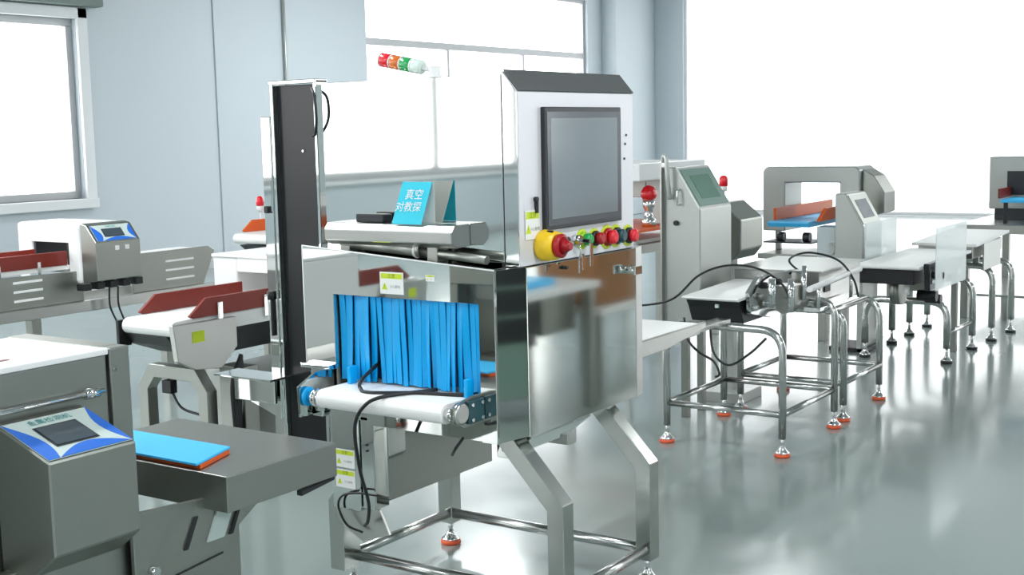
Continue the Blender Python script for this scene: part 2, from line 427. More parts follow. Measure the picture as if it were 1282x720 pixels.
part('touch_screen', B().box(3.372, 3.788, 2.1325, 2.137, 1.325, 1.64, .001), screen, sf)
fz = part('screen_glass_edge', B().box(3.352, 3.808, 2.1335, 2.1365, 1.305, 1.66, .001), mat('screen_border', (78, 82, 88), .15, coat=.5), sf)
# small marks on the front
part('key_slot', B().cyl((3.30, 2.152, 1.392), (3.30, 2.14, 1.392), .008).box(3.296, 3.304, 2.138, 2.15, 1.35, 1.392), black, con)
for z_, x_ in ((1.58, 3.88), (1.55, 3.872), (1.5, 3.865)):
    part('screw_head', B().cyl((x_, 2.152, z_), (x_, 2.147, z_), .004), bezel, con)
warning_label((3.282, 2.1495, 1.315), X_, Z_, .08, .09, con)
# --- buttons
def button(x, z, cap_m, collar_m=yellow, r=.02, lab=None, dep=.03):
    r *= 1.15
    c = part('push_button', B().lathe((x, 2.15, z), [(r*1.15, 0), (r*1.15, dep*.4), (r*.9, dep*.45)], 20, (0, -1, 0)), collar_m, con, lab)
    part('button_cap', B().lathe((x, 2.15, z), [(r*.85, dep*.45), (r*.95, dep), (r*.6, dep*1.25)], 20, (0, -1, 0)), cap_m, c)
    part('button_ring_label', B().lathe((x, 2.1515, z), [(r*1.55, 0), (r*1.55, .003)], 24, (0, -1, 0)), yel, c)
sw = part('isolator_switch', B().lathe((3.335, 2.15, 1.247), [(.047, 0), (.05, .01), (.044, .055), (.03, .058)], 28, (0, -1, 0)), yellow, con, 'yellow and red rotary isolator switch')
part('switch_knob', B().lathe((3.335, 2.15, 1.247), [(.036, .058), (.038, .075), (.03, .08)], 24, (0, -1, 0)).lathe((3.335, 2.07, 1.247), [(.028, 0), (.014, .02), (.012, .026)], 20, (0, -1, 0)), redbtn, sw)
part('padlock_hole', B().box(3.318, 3.326, 2.1, 2.12, 1.285, 1.295, 0), black, sw)
kk = part('key_switch', B().lathe((3.46, 2.15, 1.246), [(.018, 0), (.018, .02), (.012, .022)], 18, (0, -1, 0)), black, con, 'black key switch with keys hanging')
part('key', B().box(3.457, 3.463, 2.09, 2.13, 1.24, 1.252, .001).tube([(3.46, 2.09, 1.246), (3.46, 2.085, 1.22), (3.46, 2.09, 1.19)], .0025, 6).box(3.45, 3.462, 2.085, 2.09, 1.15, 1.2, .001).box(3.466, 3.48, 2.083, 2.087, 1.16, 1.21, .001), chrome, kk)
part('button_ring_label', B().lathe((3.44, 2.1515, 1.246), [(.034, 0), (.034, .003)], 24, (0, -1, 0)), yel, kk)
k2 = part('key_switch', B().lathe((3.53, 2.15, 1.247), [(.018, 0), (.016, .025)], 18, (0, -1, 0)), chrome, con, 'chrome key switch')
part('key', B().box(3.527, 3.533, 2.09, 2.13, 1.24, 1.252, .001).box(3.52, 3.538, 2.085, 2.09, 1.165, 1.24, .001), chrome, k2)
button(3.578, 1.246, green, mat('green_collar', (150, 200, 40), .4), .019, 'green push button')
button(3.655, 1.243, redbtn, black, .019, 'red push button with black collar')
button(3.74, 1.241, red, redbtn, .023, 'large red push button')
button(3.80, 1.240, greenplate, black, .022, 'dark green push button')
button(3.885, 1.235, red, black, .021, 'red emergency button at the end of the row')
# --- stack light lying folded on top
sl = part('stack_light', B().cyl((3.4, 2.60, 1.776), (3.4, 2.60, 1.79), .026).cyl((3.4, 2.60, 1.805), (3.4, 2.66, 1.82), .009).box(3.385, 3.415, 2.585, 2.615, 1.785, 1.822), white_paint, R, 'folded signal tower lying level')
dv = Vector((0, .23, .045)).normalized(); p0 = Vector((3.4, 2.65, 1.818))
for nm, a, b_, m_ in (('lamp_base', 0, .04, clear_w), ('green_lamp', .042, .085, green), ('amber_lamp', .088, .13, amber), ('red_lamp', .133, .175, red)):
    part(nm, B().lathe(p0+dv*a, [(.022, 0), (.024, .004), (.024, b_-a-.003), (.022, b_-a)], 20, dv), m_, sl)
    part('lamp_ring', B().lathe(p0+dv*(b_-.001), [(.0245, 0), (.0245, .0045)], 20, dv), white_paint, sl)
# --- rear column (dark panel between polished edges)
part('rear_column', B().box(3.24, 3.3, 3.185, 3.2, .5, 1.79).box(3.24, 3.3, 2.985, 2.998, .5, 1.79).box(3.235, 3.3, 2.985, 3.2, 1.778, 1.792), mirror, R, 'polished column frame')
part('column_panel', B().box(3.262, 3.3, 2.998, 3.185, .5, 1.776), blackgl, R, 'black column panel')
part('column_screw', B().cyl((3.262, 3.07, 1.55), (3.256, 3.07, 1.55), .004), chrome, R)
part('column_flange', B().box(3.235, 3.25, 3.2, 3.245, .72, 1.67).box(3.232, 3.236, 3.205, 3.24, 1.34, 1.45), mirror, R)
part('column_latch', B().box(3.222, 3.235, 3.215, 3.235, 1.335, 1.36), black, R)
part('column_handle', B().box(3.224, 3.234, 3.218, 3.226, .9, 1.06).cyl((3.224, 3.222, 1.03), (3.224, 3.222, 1.06), .012), black, R)
part('column_cable', B().tube(smooth_path([(3.21, 2.975, 1.76), (3.19, 2.945, 1.73), (3.19, 2.94, 1.66), (3.205, 2.96, 1.61), (3.22, 2.985, 1.6)]), .005, 8), bezel, R)
part('side_shelf', B().box(3.14, 3.26, 3.16, 3.44, .752, .76).box(3.2, 3.215, 3.2, 3.4, .66, .752), mirror, R)
part('shelf_bracket', B().prism([(3.2, .75), (3.42, .75), (3.38, .66), (3.2, .6)], 'x', 3.23, 3.24, .001), mirror, R)
# --- infeed belt
belt = B(); zc, rr = .765, .03
prof = [(3.9, zc+rr)] + [(2.985-rr*math.sin(a), zc+rr*math.cos(a)) for a in [PI*i/12 for i in range(13)]] + [(3.9, zc-rr)]
belt.prism(prof, 'y', 2.275, 2.775, 0)
part('conveyor_belt', belt, white_belt, R, 'white belt loop')
part('belt_roller', B().cyl((2.985, 2.235, zc), (2.985, 2.275, zc), .02), chrome, R)
part('belt_roller', B().cyl((2.985, 2.775, zc), (2.985, 2.83, zc), .02).lathe((2.985, 2.79, zc), [(.026, 0), (.03, .004), (.03, .012), (.024, .016)], 20, (0, 1, 0)), chrome, R)
part('roller_end_cap', B().lathe((2.985, 2.828, zc), [(.03, 0), (.032, .006), (.024, .014)], 20, (0, 1, 0)), curtain_m, R, 'blue roller end cap')
part('belt_side_plate', B().prism([(2.955, .70), (2.95, .8), (3.03, .835), (3.12, .84), (3.12, .70)], 'y', 2.842, 2.852, .001), mirror, R)
npl = part('belt_side_plate', B().prism([(2.965, .745), (2.965, .79), (3.06, .81), (3.3, .81), (3.3, .72), (3.02, .72)], 'y', 2.236, 2.246, .001), dull, R)
part('motor_plate', B().box(3.03, 3.11, 2.224, 2.236, .73, .8, .004), greenplate, npl)
part('roller_hub', B().lathe((3.0, 2.246, .768), [(.033, 0), (.034, .018), (.028, .022)], 22, (0, -1, 0)), steel, npl)
for a_, b_ in ((3.045, .742), (3.095, .742), (3.045, .788), (3.095, .788)):
    part('bolt', B().cyl((a_, 2.224, b_), (a_, 2.218, b_), .006, n=8), chrome, npl)
for y in (2.27, 2.74): part('guide_bracket', B().box(3.085, 3.12, y, y+.014, .795, .853, .003), curtain_m, R, 'small blue guide bracket')
part('belt_apron', B().box(3.125, 3.135, 2.2, 2.71, .655, .73, .001), mirror, R)
# --- strip curtain: each strip its own part
ys = [2.82, 2.795, 2.765, 2.738, 2.715, 2.69]
yv = 2.665
while yv > 2.25:
    ys.append(yv); yv -= random.uniform(.017, .027)
ys.append(2.243)
for i in range(len(ys)-1):
    a, c = ys[i+1], ys[i]
    if abs(c-2.69) < .001 or (a < 2.665 < c): sp = .02
    x = 3.138+random.uniform(-.006, .006); tw = random.uniform(-.006, .006)
    zb = .80 + random.uniform(-.003, .004)
    sh = 0
    if i in (5,): sh = .012
    if i in (6, 7): sh = -.012
    t = B(); n = 6
    rows = []
    for k in range(n+1):
        f = k/n; z = 1.082+(zb-1.082)*f
        rows.append((x+.004*math.sin(f*3+i)+tw*f, a+.0012+sh*f*f, c-.0012+sh*f*f, z, tw*f))
    bm = t.bm; L = []
    for (xx, aa, cc, z, w_) in rows:
        L.append([bm.verts.new((xx+w_, aa, z)), bm.verts.new((xx-w_, cc, z)), bm.verts.new((xx-w_+.004, cc, z)), bm.verts.new((xx+w_+.004, aa, z))])
    for p, q in zip(L[:-1], L[1:]):
        for k in range(4): bm.faces.new((p[k], p[(k+1) % 4], q[(k+1) % 4], q[k]))
    bm.faces.new(L[0]); bm.faces.new(L[-1][::-1])
    part('curtain_strip', t, curtain_m, R)
part('curtain_rail', B().box(3.13, 3.15, 2.243, 2.822, 1.082, 1.1), curtain_m, R)
# added dark sheet: shade in the strip gaps put in as colour
part('gap_shade_sheet', B().box(3.2, 3.204, 2.25, 2.82, .8, 1.09, 0), mat('gap_shade_blue', (10, 70, 120), .5), R)
warning_label((3.1115, 2.575, 1.132), -Y_, Z_, .095, .07, R)
warning_label((3.1115, 2.42, 1.155), -Y_, Z_, .035, .02, R)
# --- column cover with stickers under the belt
cv = part('cable_cover', B().box(3.14, 3.22, 2.765, 2.885, .35, .70, .003), mirror, R)
part('cable_cover', B().box(3.15, 3.22, 2.705, 2.762, .36, .70, .003), mirror, R)
part('cover_skirt', B().prism([(2.89, .35), (2.70, .36), (2.66, .28), (2.78, .24), (2.89, .30)], 'x', 3.16, 3.17, .001), steel, R)
warning_label((3.1395, 2.826, .525), -Y_, Z_, .085, .062, cv)
warning_label((3.1395, 2.826, .455), -Y_, Z_, .085, .062, cv)
for z_ in (.58, .56): part('screw_head', B().cyl((3.15, 2.735, z_), (3.146, 2.735, z_), .004, n=8), black, R)
# --- housing under the body
part('lower_housing', B().box(3.23, 3.84, 2.715, 2.79, .37, .66, .004), dull, R)
part('rear_beam', B().box(3.84, 3.9, 2.38, 2.70, .47, .655, .004), steel, R)
part('junction_box', B().box(3.80, 3.84, 2.50, 2.62, .52, .6, .003), dull, R)
part('under_tray', B().prism([(2.26, .655), (2.26, .60), (2.36, .52), (2.40, .52), (2.40, .655)], 'x', 3.42, 3.8, .002), mirror, R)
part('under_bracket', B().box(3.36, 3.40, 2.28, 2.34, .56, .655).cyl((3.38, 2.28, .6), (3.38, 2.26, .6), .012), dull, R)
# --- stand
def leg_front(x0, x1):
    return B().prism([(2.05, .09), (2.05, .44), (2.25, .655), (2.335, .655), (2.11, .415), (2.11, .09)], 'x', x0, x1, .003)
def leg_back(x0, x1):
    return B().prism([(2.985, .09), (2.985, .34), (2.78, .56), (2.78, .655), (2.70, .655), (2.70, .53), (2.92, .31), (2.92, .09)], 'x', x0, x1, .003)
part('leg', leg_front(3.27, 3.335), leg_m, R); part('leg', leg_front(3.845, 3.91), leg_m, R)
part('leg', leg_back(3.22, 3.31), leg_m, R); part('leg', leg_back(3.845, 3.91), leg_m, R)
for x in (3.302, 3.878):
    foot(x, 2.08, R, .09); foot(x, 2.952, R, .09)
    part('stretcher', B().cyl((x, 2.11, .125), (x, 2.92, .125), .019), pipe, R)
for y in (2.08, 2.952): part('stretcher', B().cyl((3.33, y, .125), (3.85, y, .125), .019), pipe, R)
part('power_cable', B().tube(smooth_path([(3.30, 2.70, .9), (3.06, 2.66, .83), (3.02, 2.64, .801), (3.0, 2.58, .799), (3.06, 2.45, .80), (3.1, 2.3, .80), (3.14, 2.27, .80)]), .006, 8), black, R)
part('power_cable', B().tube(smooth_path([(3.13, 2.42, .80), (2.98, 2.5, .80), (2.935, 2.55, .775), (2.94, 2.6, .70), (3.0, 2.64, .55), (3.06, 2.66, .42), (3.10, 2.70, .34), (3.13, 2.74, .31)]), .006, 8), black, R)
part('power_cable', B().tube(smooth_path([(3.13, 2.32, .66), (3.1, 2.33, .63), (3.12, 2.36, .60)]), .005, 8), black, R)
part('power_cable', B().tube(smooth_path([(3.13, 2.68, .42), (3.12, 2.76, .42), (3.125, 2.83, .40), (3.125, 2.85, .36), (3.13, 2.82, .30), (3.14, 2.76, .28)]), .004, 8), black, R)

# tent card on the housing box
T = thing('tent_card', 'cyan folded tent card with white characters standing on the steel housing box', 'sign', (3.165, 2.52, 1.318))
T.rotation_euler = (0, 0, 0)
for sgn, m_, nm in ((-1, cyan, 'card_front'), (1, paper, 'card_back')):
    x0_, x1_ = 3.165+sgn*.036, 3.165+sgn*.003
    th = .0015
    o = part(nm, B().quadplate([(x0_, 2.58, 1.3185), (x0_, 2.463, 1.3185), (x1_, 2.44, 1.45), (x1_, 2.557, 1.45)] if sgn < 0 else
             [(x0_, 2.463, 1.3185), (x0_, 2.58, 1.3185), (x1_, 2.557, 1.45), (x1_, 2.44, 1.45)], th), m_, T)
    if sgn < 0:
        uy = Vector((.033, -.023, .1315)).normalized(); ux = -Y_
        ux = (ux-uy*0).normalized()
        O = Vector((3.165-.0195, 2.51, 1.3843))
        nn = Vector((3.165-.0195-.004, 0, 0))
        lettering('真空', .036, O+uy*.026+Vector((-.002, -.004, 0)), ux, uy, paper, o, .002)
        lettering('对教探', .034, O-uy*.014+Vector((-.002, .008, 0)), ux, uy, paper, o, .002)
single('black_adapter', B().box(3.145, 3.195, 2.63, 2.745, 1.319, 1.347, .005), bezel, (3.17, 2.69, 1.319), 'small dark grey block lying on the housing box beside the tent card', 'adapter')

# ================================================================ outfeed line on the right
A1 = thing('outfeed_conveyor', 'pale outfeed conveyor table leaving the big machine, on the frontmost pipe frame', 'conveyor', (5.0, 2.7, 0))
part('side_rail', B().prism([(4.02, .645), (4.9, .65), (5.28, .69), (5.28, .715), (4.02, .715)], 'y', 2.52, 2.54, .002), steel, A1)
part('side_rail', B().box(4.02, 5.28, 2.93, 2.95, .65, .715), steel, A1)
part('table_bed', B().box(4.02, 5.26, 2.54, 2.93, .66, .69), steel, A1)
part('mounting_arm', B().box(5.2, 5.77, 2.62, 2.70, .638, .66), steel, A1)
part('conveyor_belt', B().box(4.02, 5.26, 2.545, 2.925, .692, .712, .004), white_belt, A1)
for k in range(5):
    x = 4.15+k*.25
    part('roller', B().cyl((x, 2.545, .675), (x, 2.925, .675), .012, n=10), chrome, A1)
arch(5.75, 2.34, 2.965, .62, A1)
arch(6.45, 2.335, 2.97, .68, A1, rad=.1)
for y in (2.34, 2.965): part('stretcher', B().cyl((5.75, y, .207), (6.45, y, .207), .016), pipe, A1)
for x in (5.75, 6.45): part('stretcher', B().cyl((x, 2.34, .207), (x, 2.965, .207), .016), pipe, A1)
part('power_cable', B().tube(smooth_path([(5.74, 2.72, .65), (5.7, 2.68, .5), (5.7, 2.6, .44), (5.72, 2.5, .5), (5.74, 2.42, .58)]), .006, 8), black, A1)
part('power_cable', B().tube(smooth_path([(5.7, 2.84, .66), (5.66, 2.8, .56), (5.66, 2.74, .5), (5.66, 2.66, .46), (5.66, 2.63, .40), (5.68, 2.66, .38)]), .006, 8), black, A1)

A2 = thing('short_belt_conveyor', 'short white belt conveyor with black underside and exposed motor plate above the pipe frame', 'conveyor', (6.2, 2.75, 0))
A2.location = (6.2, 2.75, .7)
part('conveyor_belt', B().prism([(5.86, .745), (5.85, .74), (5.86, .73), (6.52, .748), (6.52, .765)], 'y', 2.62, 2.93, .001), white_belt, A2)
part('belt_underside', B().prism([(5.88, .727), (5.91, .69), (5.95, .61), (6.38, .61), (6.4, .74)], 'y', 2.63, 2.92, .003), black, A2)
part('connector', B().box(5.885, 5.90, 2.74, 2.76, .69, .71), clear_w, A2)
part('motor_plate', B().prism([(5.93, .77), (5.95, .66), (6.2, .61), (6.45, .65), (6.5, .83), (6.05, .84)], 'y', 2.59, 2.615, .003), chrome, A2)
for k in range(8):
    x, z = 5.98+.06*k, .69+.05*(k % 3)
    part('roller_hub', B().lathe((x, 2.59, z), [(.018, 0), (.016, .02), (.008, .03)], 12, (0, -1, 0)), [chrome, dull, bezel][k % 3], A2)
part('motor', B().cyl((6.15, 2.5, .68), (6.4, 2.5, .68), .04).box(6.2, 6.34, 2.46, 2.58, .69, .78), dull, A2)
for (x, y, z0, z1, r) in ((6.1, 2.44, .66, .83, .016), (6.3, 2.45, .7, .85, .014), (6.36, 2.47, .7, .87, .012), (6.0, 2.5, .7, .84, .018)):
    part('spindle', B().cyl((x, y, z0), (x, y, z1), r), chrome, A2)
part('cable', B().tube(smooth_path([(5.9, 3.3, .66), (5.86, 3.0, .72), (6.0, 2.9, .84), (6.15, 2.8, .88), (6.2, 2.65, .86), (6.2, 2.52, .78), (6.2, 2.48, .68), (6.22, 2.47, .66)]), .006, 8), black, A2)

A3 = thing('weighing_platform', 'flat-topped steel weighing platform box with a round rail along its side', 'weighing machine', (6.8, 2.7, .63))
part('platform_body', B().box(6.55, 7.2, 2.46, 2.95, .63, .815, .004), steel, A3)
part('platform_top', B().box(6.53, 7.22, 2.44, 2.97, .816, .826, .002), grey_paint, A3, 'light grey platform top')
part('side_rail', B().cyl((6.15, 2.36, .775), (7.02, 2.4, .79), .016), white_paint, A3)
part('rail_post', B().cyl((6.3, 2.37, .66), (6.3, 2.37, .775), .01, n=10).cyl((6.85, 2.39, .66), (6.85, 2.39, .775), .01, n=10).box(6.3, 6.9, 2.36, 2.45, .64, .66), chrome, A3)
part('socket', B().box(6.62, 6.70, 2.452, 2.46, .70, .76), black, A3)
part('cable', B().tube(smooth_path([(6.55, 2.55, .80), (6.6, 2.65, .87), (6.75, 2.6, .90), (6.8, 2.45, .86), (6.8, 2.36, .76), (6.8, 2.33, .66)]), .006, 8), black, A3)
part('frame_beam', B().tube(fillet([(6.5, 2.5, .615), (6.7, 2.42, .6), (7.2, 2.42, .6)], .1), .016), pipe, A3)

A4 = thing('pipe_stand', 'bent pipe stand with orange-padded feet directly under the weighing platform', 'stand', (6.9, 2.65, 0))
arch(6.63, 2.35, 2.95, .60, A4, rad=.1); arch(7.26, 2.36, 2.95, .60, A4, rad=.14)
for y in (2.355, 2.95): part('stretcher', B().cyl((6.63, y, .207), (7.26, y, .207), .016), pipe, A4)
for x in (6.63, 7.26): part('stretcher', B().cyl((x, 2.36, .207), (x, 2.95, .207), .016), pipe, A4)

# tall control cabinet with slanted teal display
def slant_cabinet(name, label, x0, x1, y0, y1, z0, zf, zt, depth, disp, body, loc=None, leg=False):
    r = thing(name, label, 'control cabinet', ((x0+x1)/2, (y0+y1)/2, z0))
    part('cabinet_body', B().prism([(y0, z0), (y0, zf), (y0+depth, zt), (y1, zt), (y1, z0)], 'x', x0, x1, .006), body, r)
    uy = Vector((0, depth, zt-zf)).normalized(); L = math.hypot(depth, zt-zf)
    O = Vector(((x0+x1)/2, y0+depth/2, (zf+zt)/2))
    f = plate('display_panel', O, X_, uy, rect((x1-x0)*.9, L*.86), .005, disp, r)
    plate('display', O+X_.cross(uy)*.005, X_, uy, rect((x1-x0)*.58, L*.55), .002, lcd_g if disp is tealp else lcd, f)
    return r
S1 = slant_cabinet('control_cabinet', 'tall light grey pedestal cabinet with slanted teal display behind the short belt conveyor', 6.22, 6.62, 3.0, 3.21, .5, 1.165, 1.39, .14, tealp, grey_paint)
part('pedestal_leg', B().box(6.3, 6.34, 3.12, 3.16, 0, .5), dull, S1)
part('pedestal_leg', B().box(6.5, 6.54, 3.12, 3.16, 0, .5), dull, S1)
part('cabinet_latch', B().cyl((6.22, 3.14, 1.09), (6.205, 3.14, 1.09), .014), black, S1)
part('side_handle', B().tube(fillet([(6.22, 3.12, 1.27), (6.19, 3.12, 1.27), (6.19, 3.12, 1.19), (6.22, 3.12, 1.19)], .01, 3), .006, 8), chrome, S1)
part('rear_plate', B().box(6.19, 6.24, 3.215, 3.225, .5, 1.42), steel, S1)
part('rear_hose', B().tube(smooth_path([(6.2, 3.21, 1.42), (6.19, 3.2, 1.45), (6.18, 3.18, 1.43), (6.18, 3.17, 1.3), (6.2, 3.17, 1.22)]), .012, 10), grey_paint, S1)

# control head with red lamp
S2 = thing('operator_station', 'grey hexagonal control head on a post with red lamp, right of the teal-display cabinet', 'control box', (6.9, 3.1, 0))
part('head_body', B().prism([(3.0, .9), (3.0, 1.07), (3.12, 1.17), (3.3, 1.17), (3.3, .84), (3.05, .84)], 'x', 6.75, 7.06, .006), dull, S2)
part('head_post', B().box(6.86, 6.93, 3.1, 3.17, .06, .84).box(6.75, 7.05, 3.0, 3.28, 0, .06), grey_paint, S2)
part('lamp_stem', B().cyl((6.95, 3.2, 1.17), (6.95, 3.2, 1.235), .008, n=10).lathe((6.95, 3.2, 1.225), [(.02, 0), (.024, .015), (.022, .03)], 16), white_paint, S2)
part('lamp_dome', B().lathe((6.95, 3.2, 1.255), [(.025, 0), (.027, .03), (.024, .05), (.012, .062)], 18), red, S2, 'red lamp dome')

# big arch detector with blue belt
S3 = thing('arch_detector', 'grey open arch metal detector with blue belt and orange guides', 'metal detector', (9.5, 3.6, 0))
part('arch_frame', B().prism([(3.17, .62), (3.17, 1.26), (3.2, 1.29), (3.9, 1.29), (3.93, 1.26), (3.93, .80), (3.75, .80), (3.75, 1.17), (3.32, 1.17), (3.32, .62)], 'x', 9.25, 9.6, .008), grey_paint, S3)
for y in (3.2, 3.5): part('stand_leg', B().box(9.5, 9.56, y, y+.06, .0, .62), dull, S3)
part('cross_beam', B().box(9.08, 9.6, 3.17, 3.9, .60, .64), dull, S3)
for y in (3.2, 3.85): part('arch_post', B().box(9.4, 9.44, y, y+.04, .64, .86), dull, S3)
part('conveyor_belt', B().prism([(8.9, .90), (8.88, .89), (8.9, .86), (10.3, .86), (10.3, .90)], 'y', 3.42, 3.74, .002), blue_belt, S3, 'blue belt')
part('orange_guide', B().box(9.0, 10.2, 3.72, 3.74, .9, .99), orange, S3)
part('orange_guide', B().prism([(8.95, .90), (9.4, .90), (9.4, .99), (9.1, .99)], 'y', 3.36, 3.39, .002), orange, S3)
for y in (3.45, 3.65): part('bearing', B().cyl((9.0, y, .78), (9.0, y+.05, .78), .035), bezel, S3)
part('bearing_bar', B().box(8.95, 9.25, 3.42, 3.8, .735, .745), bezel, S3)
part('drive_box', B().box(9.0, 9.15, 3.2, 3.4, .55, .86).cyl((9.0, 3.3, .7), (8.96, 3.3, .7), .05), chrome, S3)
for y in (3.2, 3.36): part('stand_leg', B().box(9.08, 9.14, y, y+.06, .0, .6), dull, S3)
part('control_pod', B().prism([(3.0, .95), (3.0, 1.1), (3.08, 1.22), (3.165, 1.27), (3.165, .9)], 'x', 9.3, 9.55, .004), dull, S3)

S4 = slant_cabinet('control_cabinet', 'grey slanted control cabinet with small screen in front of the arch detector', 8.7, 9.1, 2.95, 3.155, .5, .89, 1.12, .13, dull, grey_paint)
part('pedestal_plate', B().box(8.72, 9.05, 2.96, 3.0, 0, .5, .004), grey_paint, S4)
part('pedestal_foot', B().box(8.72, 9.05, 2.93, 3.2, 0, .03, .004), black, S4)
# white belt with black sides, frosted guards, black-footed arches
D1 = thing('belt_conveyor', 'white belt conveyor with frosted side guards on low black-footed pipe arches', 'conveyor', (8.6, 2.6, 0))
part('conveyor_belt', B().prism([(7.88, .715), (7.87, .705), (7.88, .695), (9.1, .695), (9.1, .715)], 'y', 2.32, 2.75, .002), white_belt, D1)
part('belt_frame', B().box(7.9, 9.1, 2.36, 2.71, .60, .694, .004), black, D1, 'black frame under the belt')
part('end_bracket', B().prism([(7.95, .73), (8.25, .73), (8.2, .56), (7.98, .56)], 'y', 2.28, 2.315, .003), bezel, D1)
part('adjuster', B().cyl((7.98, 2.27, .66), (7.98, 2.2, .66), .022).cyl((8.12, 2.27, .69), (8.12, 2.24, .69), .015), black, D1)
part('guard_panel', B().box(7.82, 8.5, 2.2, 2.206, .58, .965, .001), acr, D1, 'frosted clear guard panel')
part('guard_panel', B().box(8.25, 8.9, 2.78, 2.786, .70, .95, .001), acr, D1, 'frosted clear guard panel')
part('guard_clip', B().box(8.0, 8.03, 2.206, 2.28, .6, .63).box(8.35, 8.38, 2.206, 2.32, .6, .63), chrome, D1)
part('under_drive', B().cyl((8.15, 2.5, .54), (8.15, 2.56, .54), .1, n=24).box(8.4, 8.7, 2.4, 2.65, .5, .6), dull, D1)
part('motor', B().cyl((8.2, 2.3, .5), (8.2, 2.42, .5), .035).cyl((8.3, 2.3, .47), (8.3, 2.4, .47), .03), black, D1)
arch(8.58, 2.335, 2.89, .41, D1, black, .024, .1, .12); arch(9.2, 2.33, 2.9, .50, D1, black, .024, .1, .12)
for x, y, z in ((8.56, 2.4, .43), (8.56, 2.7, .43), (9.04, 2.4, .0)):
    part('support_post', B().box(x, x+.04, y, y+.04, z, .6), dull, D1)
part('stretcher', B().cyl((8.58, 2.335, .2), (9.2, 2.33, .2), .014, n=10), pipe, D1)
part('hose_clamp', B().cyl((7.97, 2.42, .59), (7.97, 2.42, .68), .02).cyl((7.97, 2.42, .53), (7.97, 2.42, .59), .015), white_paint, D1)
D2 = thing('belt_conveyor', 'far conveyor with pale sloping top behind the frosted guard panel', 'conveyor', (9.8, 2.6, 0))
part('conveyor_belt', B().prism([(9.15, .73), (10.1, .76), (10.1, .78), (9.15, .75)], 'y', 2.3, 2.75, .002), white_belt, D2)
part('belt_frame', B().box(9.2, 10.05, 2.34, 2.72, .64, .728, .004), steel, D2)
part('end_plate', B().box(9.32, 9.8, 2.29, 2.3, .55, .74, .001), grey_paint, D2)
arch(9.62, 2.30, 2.9, .55, D2, black, .024, .1, .12); arch(10.08, 2.27, 2.9, .55, D2, black, .024, .1, .12)
for x in (9.6, 10.01): part('support_post', B().box(x, x+.04, 2.4, 2.44, .57, .64), dull, D2)

E1 = thing('metal_detector', 'small grey metal detector with red guide and blue belt on far steel table', 'metal detector', (11.4, 2.6, .77))
part('detector_head', B().box(11.3, 11.75, 2.15, 2.75, .86, 1.3, .01), grey_paint, E1)
part('aperture', B().box(11.292, 11.3, 2.25, 2.6, .98, 1.18, 0), bezel, E1)
part('red_guide', B().box(10.9, 11.29, 2.56, 2.58, .97, 1.05), redguide, E1)
part('blue_belt', B().box(10.85, 11.29, 2.22, 2.55, .94, .965, .006), blue_belt, E1)
for y in (2.25, 2.5): part('belt_leg', B().box(10.88, 10.91, y, y+.03, .77, .94), bezel, E1)
part('detector_base', B().box(11.3, 11.7, 2.2, 2.7, .77, .86), bezel, E1)
part('lamp_stem', B().cyl((11.5, 2.45, 1.3), (11.5, 2.45, 1.5), .05).cyl((11.5, 2.45, 1.5), (11.5, 2.45, 1.62), .015), white_paint, E1)
E2 = thing('steel_table', 'far steel table with square legs under the small detector', 'table', (11.3, 2.6, 0))
part('table_top', B().box(10.65, 12.2, 2.1, 2.85, .70, .77, .004), steel, E2)
for x in (10.72, 12.1):
    for y in (2.15, 2.78): part('leg', B().box(x-.03, x+.03, y-.03, y+.03, 0, .70), dull, E2)
part('lower_shelf', B().box(10.72, 12.1, 2.15, 2.8, .18, .2), pipe, E2)
part('cable', B().tube(smooth_path([(11.1, 2.12, .72), (11.05, 2.1, .6), (10.95, 2.1, .45), (10.8, 2.12, .35)]), .006, 6), white_paint, E2)

# ================================================================ metal detector conveyors
def faceplate(O, ux, uy, wd, h, parent, kind='blue'):
    """operator panel: pale centre, blue lens-shaped edges, lcd, row of small print"""
    nn = Vector(ux).cross(Vector(uy)).normalized()
    f = plate('faceplate', O, ux, uy, rect(wd, h), .002, pale, parent)
    def pl(nm, pts, m_, k=.002): return plate(nm, Vector(O)+nn*k, ux, uy, pts, .001, m_, f)
    n = 10
    bow = lambda t: math.sin(PI*t)
    L = [(-wd/2, h/2)] + [(-wd/2+wd*.13*bow(k/n)*(.6+.4*k/n)+wd*.13*(k/n), h/2-h*k/n) for k in range(1, n)] + [(-wd/2+wd*.13, -h/2), (-wd/2, -h/2)]
    pl('blue_edge', L[::-1] if False else [(x, y) for x, y in L], bluep)
    Rr = [(wd/2, h/2)] + [(wd/2-wd*.12*bow(k/n)-wd*.0*(k/n), h/2-h*k/n) for k in range(1, n)] + [(wd/2, -h/2)]
    pl('blue_edge', [(x, y) for x, y in Rr], bluep)
    Bt = [(-wd*.36, -h/2)] + [(-wd*.36+wd*.84*k/n, -h/2+h*.22*bow(k/n)) for k in range(1, n)] + [(wd*.48, -h/2)]
    pl('blue_edge', Bt, bluep, .0035)
    pl('lcd', [(-wd*.27, -h*.26), (wd*.24, -h*.26), (wd*.24, h*.26), (-wd*.27, h*.26)], bezel, .003)
    pl('lcd', [(-wd*.25, -h*.23), (wd*.22, -h*.23), (wd*.22, h*.23), (-wd*.25, h*.23)], lcd, .0042)
    lettering('金属检测机', h*.13, Vector(O)+Vector(uy).normalized()*h*.38, ux, uy, tealtxt, f, .0034)
    return f

